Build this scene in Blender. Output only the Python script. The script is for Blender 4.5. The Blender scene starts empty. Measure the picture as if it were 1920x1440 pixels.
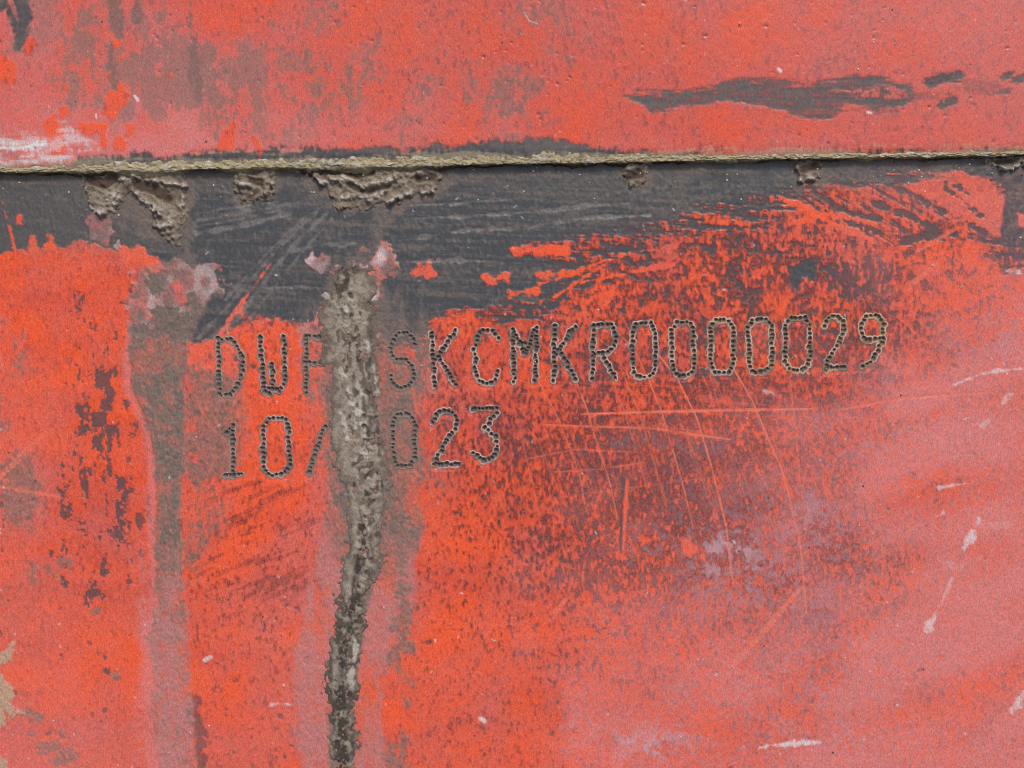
import bpy, math, random
import numpy as np

# ------------------------------------------------------------------ camera, light, exposure
SC = bpy.context.scene
COL = SC.collection
U = 1e-4                                  # one unit of the measured drawing = 0.1 mm
TILT = math.radians(25)                   # the panel leans back a little
TH = math.pi / 2 - TILT
CEN = (0.0, 0.0, 1.0)
NRM = (0.0, -math.sin(TH), math.cos(TH))  # outward normal of the panel

cam = bpy.data.cameras.new('camera')
camo = bpy.data.objects.new('camera', cam)
COL.objects.link(camo)
DIST = 0.26
cam.sensor_width = 36
cam.lens = 36 * DIST / 0.192
cam.clip_start = 0.005
cam.clip_end = 50
camo.location = [c + n * DIST for c, n in zip(CEN, NRM)]
camo.rotation_euler = (TH, 0, 0)
SC.camera = camo

SUN_EL, SUN_AZ = math.radians(66), math.radians(24)     # az: from straight in front towards the right
world = bpy.data.worlds.new('World')
SC.world = world
world.use_nodes = True
nt = world.node_tree
sky = nt.nodes.new('ShaderNodeTexSky')
sky.sky_type = 'NISHITA'
sky.sun_disc = False
sky.sun_elevation = SUN_EL
sky.sun_rotation = math.pi - SUN_AZ
sky.dust_density = 3.0
nt.links.new(sky.outputs[0], nt.nodes['Background'].inputs[0])
nt.nodes['Background'].inputs[1].default_value = 0.11
sun = bpy.data.lights.new('sun', 'SUN')
sun.energy = 1.5
sun.angle = math.radians(14)
sun.color = (1.0, 0.95, 0.88)
suno = bpy.data.objects.new('sun', sun)
COL.objects.link(suno)
suno.location = (0.3, -0.6, 2.0)
suno.rotation_euler = (math.pi / 2 - SUN_EL, 0, SUN_AZ)
SC.view_settings.view_transform = 'Standard'
SC.view_settings.look = 'None'
SC.view_settings.gamma = 1
SC.cycles.filter_width = 1.0
SC.view_settings.exposure = 0.72

# ------------------------------------------------------------------ array helpers
S = 1.875                                 # grid step of the plates, drawing units


def nz(shape, lx, ly, seed, ang=0.0, step=S):
    """smooth random field, unit deviation, lengths lx / ly, turned by ang degrees"""
    rng = np.random.default_rng(seed)
    w = rng.standard_normal(shape).astype(np.float32)
    fy = np.fft.fftfreq(shape[0])[:, None]
    fx = np.fft.rfftfreq(shape[1])[None, :]
    a = math.radians(ang)
    u = fx * math.cos(a) + fy * math.sin(a)
    v = -fx * math.sin(a) + fy * math.cos(a)
    f = np.exp(-2 * math.pi ** 2 * ((u * lx / 2.2 / step) ** 2 + (v * ly / 2.2 / step) ** 2))
    o = np.fft.irfft2(np.fft.rfft2(w) * f, s=shape)
    o -= o.mean()
    return (o / (o.std() + 1e-9)).astype(np.float32)


def fbm(shape, lx, ly, seed, octv=4, gain=0.6, ang=0.0, step=S):
    o = 0
    g = 1.0
    for k in range(octv):
        o = o + g * nz(shape, lx / 2 ** k, ly / 2 ** k, seed + 17 * k, ang, step)
        g *= gain
    return o / o.std()


def ss(a, b, x):
    t = np.clip((x - a) / (b - a), 0, 1)
    return t * t * (3 - 2 * t)


def crop(X, Y, pts, m):
    px = [p[0] for p in pts]
    py = [p[1] for p in pts]
    c = np.where((X[0] > min(px) - m) & (X[0] < max(px) + m))[0]
    r = np.where((Y.max(axis=1) > min(py) - m) & (Y.min(axis=1) < max(py) + m))[0]
    if len(c) == 0 or len(r) == 0:
        return None
    return slice(r[0], r[-1] + 1), slice(c[0], c[-1] + 1)


def segd(x, y, a, b):
    dx, dy = b[0] - a[0], b[1] - a[1]
    t = np.clip(((x - a[0]) * dx + (y - a[1]) * dy) / (dx * dx + dy * dy + 1e-9), 0, 1)
    return np.hypot(x - a[0] - t * dx, y - a[1] - t * dy), t


def polyd(X, Y, pts, m):
    """signed distance, positive inside; -m far outside"""
    out = np.full(X.shape, -float(m), np.float32)
    sl = crop(X, Y, pts, m)
    if sl is None:
        return out
    x, y = X[sl], Y[sl]
    d = np.full(x.shape, 1e9)
    ins = np.zeros(x.shape, bool)
    n = len(pts)
    for i in range(n):
        a, b = pts[i], pts[(i + 1) % n]
        d = np.minimum(d, segd(x, y, a, b)[0])
        if a[1] != b[1]:
            ins ^= ((a[1] > y) != (b[1] > y)) & (x < (b[0] - a[0]) * (y - a[1]) / (b[1] - a[1]) + a[0])
    out[sl] = np.maximum(np.where(ins, d, -d), -m)
    return out


def poly(X, Y, pts, soft=4, jit=None, m=60):
    d = polyd(X, Y, pts, m)
    if jit is not None:
        d = np.where(d > -m, d + jit, d)
    return ss(-soft, soft, d)


def stroked(X, Y, pts, w, m=40):
    """width minus distance to a polyline (positive on the line)"""
    out = np.full(X.shape, -float(m), np.float32)
    sl = crop(X, Y, pts, m + 10)
    if sl is None:
        return out
    x, y = X[sl], Y[sl]
    ws = w if isinstance(w, (list, tuple)) else [w] * len(pts)
    best = np.full(x.shape, -float(m))
    for i in range(len(pts) - 1):
        d, t = segd(x, y, pts[i], pts[i + 1])
        best = np.maximum(best, ws[i] + (ws[i + 1] - ws[i]) * t - d)
    out[sl] = best
    return out


def stroke(X, Y, pts, w, soft=1.5, jit=None, m=40):
    d = stroked(X, Y, pts, w, m)
    if jit is not None:
        d = np.where(d > -m, d + jit, d)
    return ss(-soft, soft, d)


def table(X, Y, xs, ys, rows):
    T = np.array(rows, float)
    ix = np.clip(np.interp(X, xs, np.arange(len(xs))), 0, len(xs) - 1.001)
    iy = np.clip(np.interp(Y, ys, np.arange(len(ys))), 0, len(ys) - 1.001)
    i, j = ix.astype(int), iy.astype(int)
    u, v = ix - i, iy - j
    u, v = u * u * (3 - 2 * u), v * v * (3 - 2 * v)
    return (T[j, i] * (1 - u) * (1 - v) + T[j, i + 1] * u * (1 - v) + T[j + 1, i] * (1 - u) * v + T[j + 1, i + 1] * u * v)


def mx(a, b, k=1.0):
    return np.maximum(a, b * k)


def seam(x):
    return 326 - 33 * x / 1920


# ------------------------------------------------------------------ mesh helpers
def place(o):
    o.location = CEN
    o.rotation_euler = (TH, 0, 0)


def tag(o, label=None, cat=None, group=None, kind=None):
    for k, v in (('label', label), ('category', cat), ('group', group), ('kind', kind)):
        if v:
            o[k] = v


def mesh_object(name, P, F, mat, attrs=None, parent=None):
    """P (n,3) in drawing units (x right, y down, z out); F (m,4)"""
    me = bpy.data.meshes.new(name)
    P = np.asarray(P, np.float32)
    co = np.empty_like(P)
    co[:, 0] = (P[:, 0] - 960) * U
    co[:, 1] = (720 - P[:, 1]) * U
    co[:, 2] = P[:, 2] * U
    me.vertices.add(len(co))
    me.vertices.foreach_set('co', co.ravel())
    F = np.asarray(F, np.int32)
    n = F.shape[1]
    me.loops.add(F.size)
    me.loops.foreach_set('vertex_index', F.ravel())
    me.polygons.add(len(F))
    me.polygons.foreach_set('loop_start', np.arange(0, F.size, n, dtype=np.int32))
    me.polygons.foreach_set('use_smooth', np.ones(len(F), bool))
    me.update(calc_edges=True)
    for k, a in (attrs or {}).items():
        at = me.color_attributes.new(k, 'FLOAT_COLOR', 'POINT')
        at.data.foreach_set('color', np.asarray(a, np.float32).ravel())
    me.materials.append(mat)
    o = bpy.data.objects.new(name, me)
    COL.objects.link(o)
    if parent is None:
        place(o)
    else:
        o.parent = parent
    return o


def grid_faces(ny, nx, keep=None):
    i = np.arange(ny * nx, dtype=np.int32).reshape(ny, nx)
    F = np.stack([i[:-1, :-1], i[1:, :-1], i[1:, 1:], i[:-1, 1:]], -1)      # y runs down: this order faces out
    if keep is not None:
        F = F[keep]
    return F.reshape(-1, 4)


def compact(P, F, attrs):
    used = np.unique(F)
    mp = np.full(len(P), -1, np.int32)
    mp[used] = np.arange(len(used))
    return P[used], mp[F], {k: a[used] for k, a in attrs.items()}


def rgba(*c):
    c = [np.clip(np.asarray(k, np.float32), 0, 1) for k in c]
    return np.stack(c, -1).reshape(-1, 4)


# ------------------------------------------------------------------ materials
ALB = 0.66                                 # surface reflectance for a picture value of 1


def C(r, g, b):
    f = lambda v: ((v / 255 + 0.055) / 1.055) ** 2.4 if v > 10 else v / 255 / 12.92
    return (f(r) * ALB, f(g) * ALB, f(b) * ALB, 1)


class Nodes:
    def __init__(s, name):
        s.m = bpy.data.materials.new(name)
        s.m.use_nodes = True
        s.t = s.m.node_tree
        s.b = s.t.nodes['Principled BSDF']

    def new(s, typ, **kw):
        n = s.t.nodes.new(typ)
        for k, v in kw.items():
            setattr(n, k, v)
        return n

    def link(s, a, b):
        s.t.links.new(a, b)

    def attr(s, name):
        a = s.new('ShaderNodeAttribute', attribute_name=name)
        sp = s.new('ShaderNodeSeparateColor')
        s.link(a.outputs['Color'], sp.inputs[0])
        return sp.outputs[0], sp.outputs[1], sp.outputs[2], a.outputs['Alpha']

    def setin(s, sock, v):
        if hasattr(v, 'links'):
            s.link(v, sock)
        else:
            sock.default_value = v

    def mix(s, fac, a, b, blend='MIX'):
        n = s.new('ShaderNodeMix', data_type='RGBA', blend_type=blend)
        s.setin(n.inputs[0], fac)
        s.setin(n.inputs[6], a)
        s.setin(n.inputs[7], b)
        return n.outputs[2]

    def math(s, op, a, b):
        n = s.new('ShaderNodeMath', operation=op)
        s.setin(n.inputs[0], a)
        s.setin(n.inputs[1], b)
        return n.outputs[0]

    def noise(s, scale, detail=4, stretch=(1, 1, 1)):
        tc = s.new('ShaderNodeTexCoord')
        mp = s.new('ShaderNodeMapping')
        mp.inputs['Scale'].default_value = stretch
        s.link(tc.outputs['Object'], mp.inputs[0])
        n = s.new('ShaderNodeTexNoise')
        n.inputs['Scale'].default_value = scale
        n.inputs['Detail'].default_value = detail
        s.link(mp.outputs[0], n.inputs['Vector'])
        return n.outputs[0]

    def ramp(s, v, a, b, lo=0.0, hi=1.0):
        n = s.new('ShaderNodeMapRange')
        s.setin(n.inputs[0], v)
        for i, q in enumerate((a, b, lo, hi)):
            n.inputs[i + 1].default_value = q
        return n.outputs[0]


def painted_steel():
    n = Nodes('worn_red_paint')
    bare, chalk, grime, scuff = n.attr('wear')
    hue, tan, stain, pale = n.attr('tint')
    fog, pink, bloom, _ = n.attr('film')
    c = n.mix(hue, C(251, 91, 40), C(198, 66, 50))
    c = n.mix(chalk, c, C(226, 120, 108))
    sg = n.math('MULTIPLY', stain, n.ramp(n.noise(5200, 2, (1.6, .75, 1)), .32, .68, .35, 1.5))
    sg.node.use_clamp = True
    c = n.mix(sg, c, C(104, 50, 44))
    dark = n.mix(n.noise(1400, 5, (1.4, 1, 1)), C(58, 59, 60), C(86, 86, 86))
    c = n.mix(bare, c, dark)
    c = n.mix(pink, c, C(222, 134, 130))
    c = n.mix(bloom, c, C(196, 166, 176))
    film = n.mix(n.noise(700, 5), C(108, 94, 85), C(142, 124, 112))
    c = n.mix(grime, c, film)
    c = n.mix(fog, c, C(226, 134, 130))  # pale haze: dust film with sky sheen painted in
    c = n.mix(tan, c, C(186, 168, 138))
    c = n.mix(pale, c, C(246, 126, 98))
    c = n.mix(scuff, c, C(232, 224, 222))
    v = n.ramp(n.noise(3300, 3, (1.7, 0.8, 1)), 0.3, 0.7, 0.72, 1.28)
    hsv = n.new('ShaderNodeHueSaturation')
    n.link(v, hsv.inputs['Value'])
    n.link(c, hsv.inputs['Color'])
    n.link(hsv.outputs[0], n.b.inputs['Base Color'])
    r = n.math('ADD', 0.33, n.math('MULTIPLY', grime, 0.5))
    r = n.math('ADD', r, n.math('MULTIPLY', chalk, 0.12))
    n.link(r, n.b.inputs['Roughness'])
    n.b.inputs['Specular IOR Level'].default_value = 0.32
    return n.m


def mud_mat(name, c0, c1, c2):
    n = Nodes(name)
    deep, light, thin, _ = n.attr('soil')
    c = n.mix(n.noise(1500, 6), C(*c0), C(*c1))
    c = n.mix(thin, c, n.mix(n.noise(700, 5), C(100, 88, 78), C(134, 118, 106)))
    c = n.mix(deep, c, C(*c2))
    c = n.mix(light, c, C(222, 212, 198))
    v = n.ramp(n.noise(4200, 3), 0.3, 0.7, 0.75, 1.25)
    hsv = n.new('ShaderNodeHueSaturation')
    n.link(v, hsv.inputs['Value'])
    n.link(c, hsv.inputs['Color'])
    n.link(hsv.outputs[0], n.b.inputs['Base Color'])
    n.b.inputs['Roughness'].default_value = 0.95
    n.b.inputs['Specular IOR Level'].default_value = 0.15
    return n.m


def pit_mat():
    n = Nodes('pitted_mark')
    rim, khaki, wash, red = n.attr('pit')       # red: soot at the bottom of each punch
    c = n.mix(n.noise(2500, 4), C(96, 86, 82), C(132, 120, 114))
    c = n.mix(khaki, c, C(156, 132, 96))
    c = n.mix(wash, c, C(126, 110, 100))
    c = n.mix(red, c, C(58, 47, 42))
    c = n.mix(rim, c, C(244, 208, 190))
    n.link(c, n.b.inputs['Base Color'])
    n.b.inputs['Roughness'].default_value = 0.6
    n.b.inputs['Specular IOR Level'].default_value = 0.3
    return n.m


M_PAINT = painted_steel()
M_MUD = mud_mat('dried_grey_mud', (134, 121, 106), (182, 168, 150), (76, 68, 62))
M_CLUMP = mud_mat('dried_brown_mud', (122, 110, 96), (172, 156, 136), (74, 58, 48))
M_SEAM = mud_mat('khaki_seam_dirt', (160, 144, 112), (206, 190, 152), (78, 66, 54))
M_PIT = pit_mat()

# ------------------------------------------------------------------ the stamped characters: where every punch struck
O8 = [(.22, 0), (.78, 0), (1, .14), (1, .86), (.78, 1), (.22, 1), (0, .86), (0, .14), (.22, 0)]
GLYPH = {
    'D': [[(0, 0), (0, 1)], [(0.1, 0), (.55, .02), (.85, .22), (1, .42), (.95, .62), (.8, .85), (.55, .98), (.1, 1)]],
    'W': [[(0, 0), (.12, .97), (.3, 1)], [(.5, .48), (.5, .95)], [(1, 0), (1, .86), (.75, 1)], [(.3, .93), (.72, .93)]],
    'P': [[(0, 0), (0, 1)], [(0, 0), (.75, .02), (1, .14), (1, .34), (.75, .47), (0, .49)]],
    'S': [[(1, .2), (.92, .08), (.7, 0), (.25, 0), (.03, .16), (0, .36), (.2, .48), (.75, .51), (.97, .64), (1, .84), (.78, .97), (.3, 1), (.04, .88), (0, .78)]],
    'K': [[(0, 0), (0, 1)], [(1, 0), (.08, .52)], [(.2, .46), (1, 1)]],
    'C': [[(1, .16), (.85, .02), (.35, 0), (.08, .14), (0, .32), (0, .8), (.2, .97), (.6, 1), (.85, .93), (1, .78)]],
    'M': [[(0, 1), (0, 0), (.48, .5), (1, 0), (1, 1)], [(.2, .3), (.5, .3)]],
    'R': [[(0, 1), (0, 0)], [(0, 0), (.8, 0), (1, .18), (1, .36), (.72, .5), (0, .53)], [(.4, .55), (1, 1)]],
    '0': [O8],
    '1': [[(0, .15), (.4, 0), (.4, 1)], [(0, .98), (1, .98)]],
    '/': [[(0, 1), (1, 0)]],
    '2': [[(0, .2), (.18, .05), (.4, 0), (.75, 0), (1, .14), (1, .3), (.6, .58), (.15, .88), (.1, 1)], [(.1, 1), (1, 1)]],
    '3': [[(0, 0), (.98, 0)], [(.98, .06), (.5, .36), (.9, .55), (1, .75), (.85, .95), (.4, 1), (0, .84)]],
    '9': [[(1, .45), (.1, .48), (0, .32), (0, .14), (.2, 0), (.75, 0), (1, .14), (1, .5), (.55, .86), (0.05, 1)]],
}
#        char  left-top  left-bottom  right-top     (dot centres)
MARKS = [('D', 410, 637, 410, 742, 455, 634), ('W', 489, 634, 490, 738, 534, 631), ('P', 573, 631, 573, 736, 613, 628),
         ('S', 733, 626, 733, 728, 776, 624), ('K', 812, 623, 814, 724, 852, 621), ('C', 889, 621, 891, 721, 933, 619),
         ('M', 964, 617, 964, 716, 1005, 614), ('K', 1039, 613, 1039, 713, 1079, 611), ('R', 1113, 611, 1113, 711, 1154, 609),
         ('0', 1184, 608, 1186, 708, 1228, 606), ('0', 1259, 605, 1261, 705, 1301, 604), ('0', 1331, 602, 1332, 701, 1375, 600),
         ('0', 1402, 600, 1404, 699, 1446, 597), ('0', 1474, 597, 1474, 695, 1518, 595), ('2', 1546, 595, 1545, 692, 1585, 593),
         ('9', 1617, 592, 1617, 690, 1655, 590),
         ('1', 426, 796, 427, 894, 452, 793), ('0', 493, 786, 496, 892, 541, 783), ('/', 578, 804, 578, 886, 608, 802),
         ('0', 735, 777, 736, 877, 777, 775), ('2', 810, 772, 811, 871, 857, 770), ('3', 886, 769, 887, 866, 933, 766)]
RNG = random.Random(5)


def punch_points(m):
    ch, lx, ly, bx, by, rx, ry = m
    pts = []
    for line in GLYPH[ch]:
        q = [(lx + (rx - lx) * u + (bx - lx) * v + RNG.gauss(0, 1.1), ly + (ry - ly) * u + (by - ly) * v + RNG.gauss(0, 1.1)) for u, v in line]
        if line[0] == line[-1]:
            q[-1] = q[0]
        L = [0]
        for a, b in zip(q, q[1:]):
            L.append(L[-1] + math.hypot(b[0] - a[0], b[1] - a[1]))
        flat = abs(q[-1][0] - q[0][0]) > 3 * abs(q[-1][1] - q[0][1])
        n = max(2, round(L[-1] / (7.0 if flat else 8.4)))
        for k in range(n + (0 if q[0] == q[-1] else 1)):
            t = L[-1] * k / n
            i = max(j for j in range(len(q)) if L[j] <= t + 1e-6)
            i = min(i, len(q) - 2)
            f = (t - L[i]) / max(L[i + 1] - L[i], 1e-6)
            pts.append((q[i][0] + (q[i + 1][0] - q[i][0]) * f + RNG.gauss(0, .9),
                        q[i][1] + (q[i + 1][1] - q[i][1]) * f + RNG.gauss(0, .6), 4.5 + RNG.gauss(0, .55)))
    return pts


PUNCH = [punch_points(m) for m in MARKS]


def punch_field(X, Y, pts, m=14):
    """(distance to nearest punch edge: positive outside, bowl depth 0..1)"""
    D = np.full(X.shape, float(m), np.float32)
    B = np.zeros(X.shape, np.float32)
    for (x, y, r) in pts:
        sl = crop(X, Y, [(x, y)], m + r)
        if sl is None:
            continue
        d = np.hypot(X[sl] - x, Y[sl] - y)
        D[sl] = np.minimum(D[sl], d - r)
        B[sl] = np.maximum(B[sl], np.clip(1 - (d / r) ** 2, 0, 1))
    return D, B


# ------------------------------------------------------------------ the marked plate (below the seam)
xs = np.arange(-150, 2070 + S, S)
ysl = np.arange(284, 1604, S)
X, Y = np.meshgrid(xs, ysl)
SH = X.shape
E = seam(X)
warp = 14 * nz(SH, 60, 60, 3) + 6 * nz(SH, 18, 18, 4)
warpy = 14 * nz(SH, 60, 60, 5) + 6 * nz(SH, 18, 18, 6)
grain = nz(SH, 3.4, 7.5, 10)                          # short upright grain of the rolled paint
fine = nz(SH, 3.2, 4.5, 11)
horiz = fbm(SH, 60, 6, 12, 3, .7, 3)              # drag marks along the seam
blot = fbm(SH, 70, 70, 14, 5, .62)
drip = fbm(SH, 24, 110, 15, 4, .65)
edge = 5 * fbm(SH, 26, 26, 16, 4, .7)             # ragged outline for painted areas
edgeh = 5 * fbm(SH, 46, 9, 18, 4, .7, 4)

GX = [0, 192, 384, 576, 768, 960, 1152, 1344, 1536, 1728, 1920]
GY = [480, 560, 650, 750, 850, 950, 1050, 1150, 1250, 1350, 1440]
T_BARE = [[.10, .20, .30, .30, .50, .60, .58, .58, .52, .40, .30],
          [.05, .12, .20, .30, .45, .46, .40, .36, .54, .34, .25],
          [.04, .14, .20, .12, .40, .30, .34, .36, .46, .34, .18],
          [.08, .16, .15, .10, .28, .34, .38, .44, .48, .30, .14],
          [.10, .18, .15, .10, .26, .46, .54, .56, .44, .22, .10],
          [.08, .20, .15, .10, .16, .36, .58, .62, .50, .22, .08],
          [.06, .18, .10, .14, .16, .34, .56, .60, .54, .28, .12],
          [.04, .06, .10, .14, .12, .20, .38, .44, .46, .32, .14],
          [.03, .03, .10, .08, .10, .13, .26, .34, .38, .30, .14],
          [.04, .02, .06, .06, .08, .09, .16, .24, .28, .26, .16],
          [.05, .02, .05, .05, .06, .07, .10, .16, .20, .20, .14]]
T_CHALK = [[.15, .25, .30, .30, .15, .06, .05, .08, .15, .25, .50],
           [.08, .16, .40, .30, .15, .02, .02, .03, .08, .28, .50],
           [.20, .12, .40, .30, .20, .02, .02, .06, .12, .42, .62],
           [.36, .06, .35, .32, .20, .02, .05, .12, .30, .55, .70],
           [.36, .06, .30, .35, .20, .03, .06, .20, .42, .50, .66],
           [.50, .06, .26, .30, .12, .06, .18, .38, .46, .52, .72],
           [.46, .08, .18, .40, .18, .10, .30, .42, .46, .64, .76],
           [.30, .16, .16, .45, .26, .16, .36, .44, .50, .66, .62],
           [.28, .26, .18, .45, .24, .20, .36, .46, .54, .62, .52],
           [.32, .32, .22, .40, .22, .22, .46, .54, .56, .60, .62],
           [.36, .36, .26, .36, .22, .26, .50, .56, .58, .58, .66]]
wx, wy = X + 2.2 * warp, Y + 2.2 * warpy
dens = table(wx, wy, GX, GY, T_BARE)
dens = dens * (1.04 + .26 * np.exp(-((X - 1260) / 330) ** 2 - ((Y - 880) / 260) ** 2)) + .16 * np.exp(-((X - 1360) / 330) ** 2 - ((Y - 540) / 90) ** 2)
chalk = table(wx, wy, GX, GY, T_CHALK) + .10 * blot
chalk = np.clip(chalk, 0, 1)
hue = np.clip(.30 + .16 * blot + .10 * nz(SH, 120, 30, 21), 0, 1)

# --- areas where the red has worn through to the dark coat
bare = np.zeros(SH)
up = ss(800, 560, Y) * ss(800, 960, X)                        # drag marks near the seam, speckle below
cell_ = nz(SH, 6, 7, 24)
small = fbm(SH, 34, 20, 25, 3, .7, 8)
g1 = .75 * grain + .6 * fine + .4 * cell_ + .25 * blot
g1 = g1 / g1.std()
g2 = .5 * cell_ + .6 * small + .35 * horiz + .3 * grain
g2 = g2 / g2.std()
gf1 = g1 * (1 - up) + (.8 * g2 + .5 * g1) * up
speck = ss(-.9, 1.0, gf1 + (dens - .5) * 3.3)                 # thin brown show-through
deepk = ss(-.1, .8, (.95 - .35 * up) * g1 + (.35 + .55 * up) * g2 + (dens - .88) * 3.7)
leftzone = ss(330, 250, X)
flakes = .75 * drip + .95 * fbm(SH, 13, 18, 23, 4, .75)
flk = ss(-.05, .3, .62 + flakes / flakes.std() + table(wx, wy, [0, 60, 110, 190, 235, 250, 300], [470, 580, 640, 900, 1100, 1150, 1440],
      [[-3, -3, -3, -3, -3, -3, -3], [-3.4, -3.4, -2.6, -1.9, -1.5, -2.4, -3], [-3.2, -3, -1.9, -1.2, -.9, -1.8, -3],
       [-3, -3, -1.9, -1.2, -.9, -1.6, -3], [-2.6, -3, -1.9, -1.0, -1.2, -2.2, -3], [-3, -3.2, -3, -2.4, -2.6, -3, -3],
       [-3, -3.6, -3.6, -3.6, -3.4, -3, -3]]))
amt = table(X, Y, [0, 760, 1000, 1300, 1920], [480, 700, 900, 1100, 1440],
            [[.8, .95, .95, .92, .8], [.7, .9, .92, .85, .55], [.6, .75, .85, .75, .45], [.5, .5, .62, .6, .4], [.5, .4, .4, .4, .35]])
bare = deepk * amt * (.72 + .2 * up) * (1 - leftzone)
bare = mx(bare, flk * leftzone * .82)
BAND = [(-160, 270), (2080, 250), (2080, 470), (1900, 462), (1876, 448), (1888, 362), (1850, 330), (1800, 316), (1740, 330), (1690, 338),
        (1620, 346), (1520, 348), (1470, 362), (1420, 372), (1340, 388), (1270, 402), (1180, 428), (1080, 444), (1010, 452), (960, 468),
        (1015, 488), (1060, 500), (1040, 540), (1000, 566), (930, 578), (850, 584), (812, 592), (800, 640), (735, 655), (700, 620), (560, 612), (500, 598),
        (440, 614), (372, 642), (250, 628), (250, 560), (300, 490), (250, 470), (190, 468), (120, 462), (60, 468), (0, 478), (-160, 470)]
bd = polyd(X, Y, BAND, 70)
bd = np.where(bd > -70, bd + np.where(X > 760, 1.5 * edgeh, 1.1 * edge) * np.where(X > 1000, 1.5, 1), bd)
band = ss(-3, 4, bd)
bare = mx(bare, band)
# half worn fringe under the band, streaked along it
fr = ss(-75, 0, bd) * ss(820, 1000, X)
bare = mx(bare, ss(.0, .7, fr * 1.9 - 1.0 + .5 * horiz + .25 * grain + .3 * cell_) * .9 * ss(.08, .2, fr))
# red left standing inside the dark band
red = np.zeros(SH)
for p in ([(948, 462), (1000, 456), (1062, 460), (1068, 474), (1010, 480), (960, 482)],
          [(765, 515), (790, 492), (812, 500), (830, 520), (800, 528)], [(898, 512), (915, 512), (925, 535), (905, 530)],
          [(940, 520), (952, 520), (956, 530)], [(955, 545), (1010, 538), (1012, 550), (960, 552)], [(1005, 512), (1050, 503), (1070, 512), (1020, 530)],
          [(83, 440), (104, 430), (106, 466), (84, 468)], [(52, 440), (68, 440), (70, 470), (55, 470)], [(30, 408), (40, 405), (40, 422), (32, 420)],
          [(225, 470), (250, 466), (292, 482), (302, 505), (286, 512), (268, 490), (230, 490)]):
    red = mx(red, poly(X, Y, p, 3, edge))
for p, w in (([(1010, 533), (1070, 515), (1130, 490), (1200, 472), (1270, 462)], 2.4), ([(1035, 560), (1120, 505), (1160, 480)], 1.8),
             ([(1090, 530), (1180, 512), (1260, 495)], 3), ([(512, 488), (470, 545), (430, 600), (402, 640)], [1, 3, 4, 2]),
             ([(5, 380), (12, 410), (22, 440), (30, 475)], 2.6), ([(1440, 360), (1500, 385), (1560, 420), (1640, 450)], [2, 5, 4, 2]),
             ([(1480, 420), (1560, 400), (1640, 420)], 3)):
    red = mx(red, stroke(X, Y, p, w, 1.6, .5 * edge))
# the bright corner at the right, scored aslant
tri = poly(X, Y, [(1500, 372), (1560, 350), (1690, 346), (1760, 326), (1806, 320), (1850, 336), (1888, 366), (1878, 446), (1800, 440), (1700, 470), (1600, 440)], 3, .6 * edge)
aslant = fbm(SH, 90, 7, 31, 3, .7, 31)
tri_bare = ss(.75, 1.25, aslant + .3 * grain + .3 * ss(1760, 1600, X))
clean = poly(X, Y, [(1690, 350), (1770, 327), (1806, 319), (1850, 336), (1888, 366), (1876, 446), (1800, 404), (1740, 374)], 2, .25 * edge)
bare = bare * (1 - tri * .95) + tri * tri_bare * .8 * (1 - .93 * clean)
for p, w in (([(1690, 352), (1760, 392), (1850, 440)], 4), ([(1770, 352), (1810, 380), (1860, 418)], [1.5, 3.5, 1.5]), ([(1790, 350), (1822, 368)], [2.5, 1]), ([(1640, 380), (1720, 410), (1770, 445)], 6),
             ([(1685, 455), (1740, 445), (1790, 440)], [5, 9, 4]), ([(1570, 400), (1650, 410)], 6)):
    bare = mx(bare, stroke(X, Y, p, w, 1.5, .9 * edge) * .9)
bare = mx(bare, poly(X, Y, [(1886, 340), (1990, 330), (1990, 452), (1900, 448), (1876, 446)], 3, .4 * edge))
red = mx(red, poly(X, Y, [(1908, 402), (1990, 398), (1990, 420), (1912, 424)], 3, .6 * edge))
for p in ([(1484, 505), (1510, 492), (1532, 503), (1530, 518), (1504, 520), (1496, 545), (1478, 540)],
          [(1850, 480), (1930, 470), (1930, 500), (1890, 515)], [(1028, 568), (1050, 564), (1046, 580), (1030, 580)],
          [(1560, 500), (1680, 486), (1690, 520), (1660, 560), (1560, 560)]):
    k = 1 if p[0][0] < 1550 else .65
    bare = mx(bare, poly(X, Y, p, 3, 1.3 * edge) * k * (1 if k == 1 else ss(-.6, .3, grain + .6)))
bare = mx(bare, stroke(X, Y, [(1168, 905), (1164, 1032)], [3.5, 4.5], 1.5, .5 * edge) * .85)
bare = mx(bare, stroke(X, Y, [(360, 1300), (372, 1370), (376, 1440)], [5, 14, 8], 3, 1.2 * edge) * .7)
RSPOT = poly(X, Y, [(1270, 1006), (1300, 1005), (1308, 1030), (1290, 1040), (1276, 1030)], 3, .6 * edge)
red = mx(red, RSPOT)
red = mx(red, stroke(X, Y, [(1176, 900), (1172, 960), (1168, 1032)], [3, 4, 2], 1.4))
# clean red under the first line of marks
OR = poly(X, Y, [(430, 632), (480, 604), (520, 602), (548, 616), (556, 700), (566, 760), (560, 1000), (430, 1020), (462, 800)], 14, 2.5 * edge)
bare = bare * (1 - .75 * OR)
OR2 = poly(X, Y, [(815, 600), (850, 588), (905, 585), (880, 640), (850, 660)], 8, 1.5 * edge)
bare = bare * (1 - .8 * OR2)
OR3 = poly(X, Y, [(1440, 510), (1480, 540), (1500, 590), (1460, 600), (1420, 570)], 14, 2 * edge)
bare = bare * (1 - .7 * OR3)
bare = bare * (1 - red)
chalk = chalk * (1 - .85 * np.maximum(np.maximum(OR, OR2), OR3))
fresh = np.maximum.reduce([OR, OR2, OR3, red])
pale_flecks = .22 * ss(.6, 2.2, -grain + .5 * fine)            # lighter flecks of the rolled paint

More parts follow.
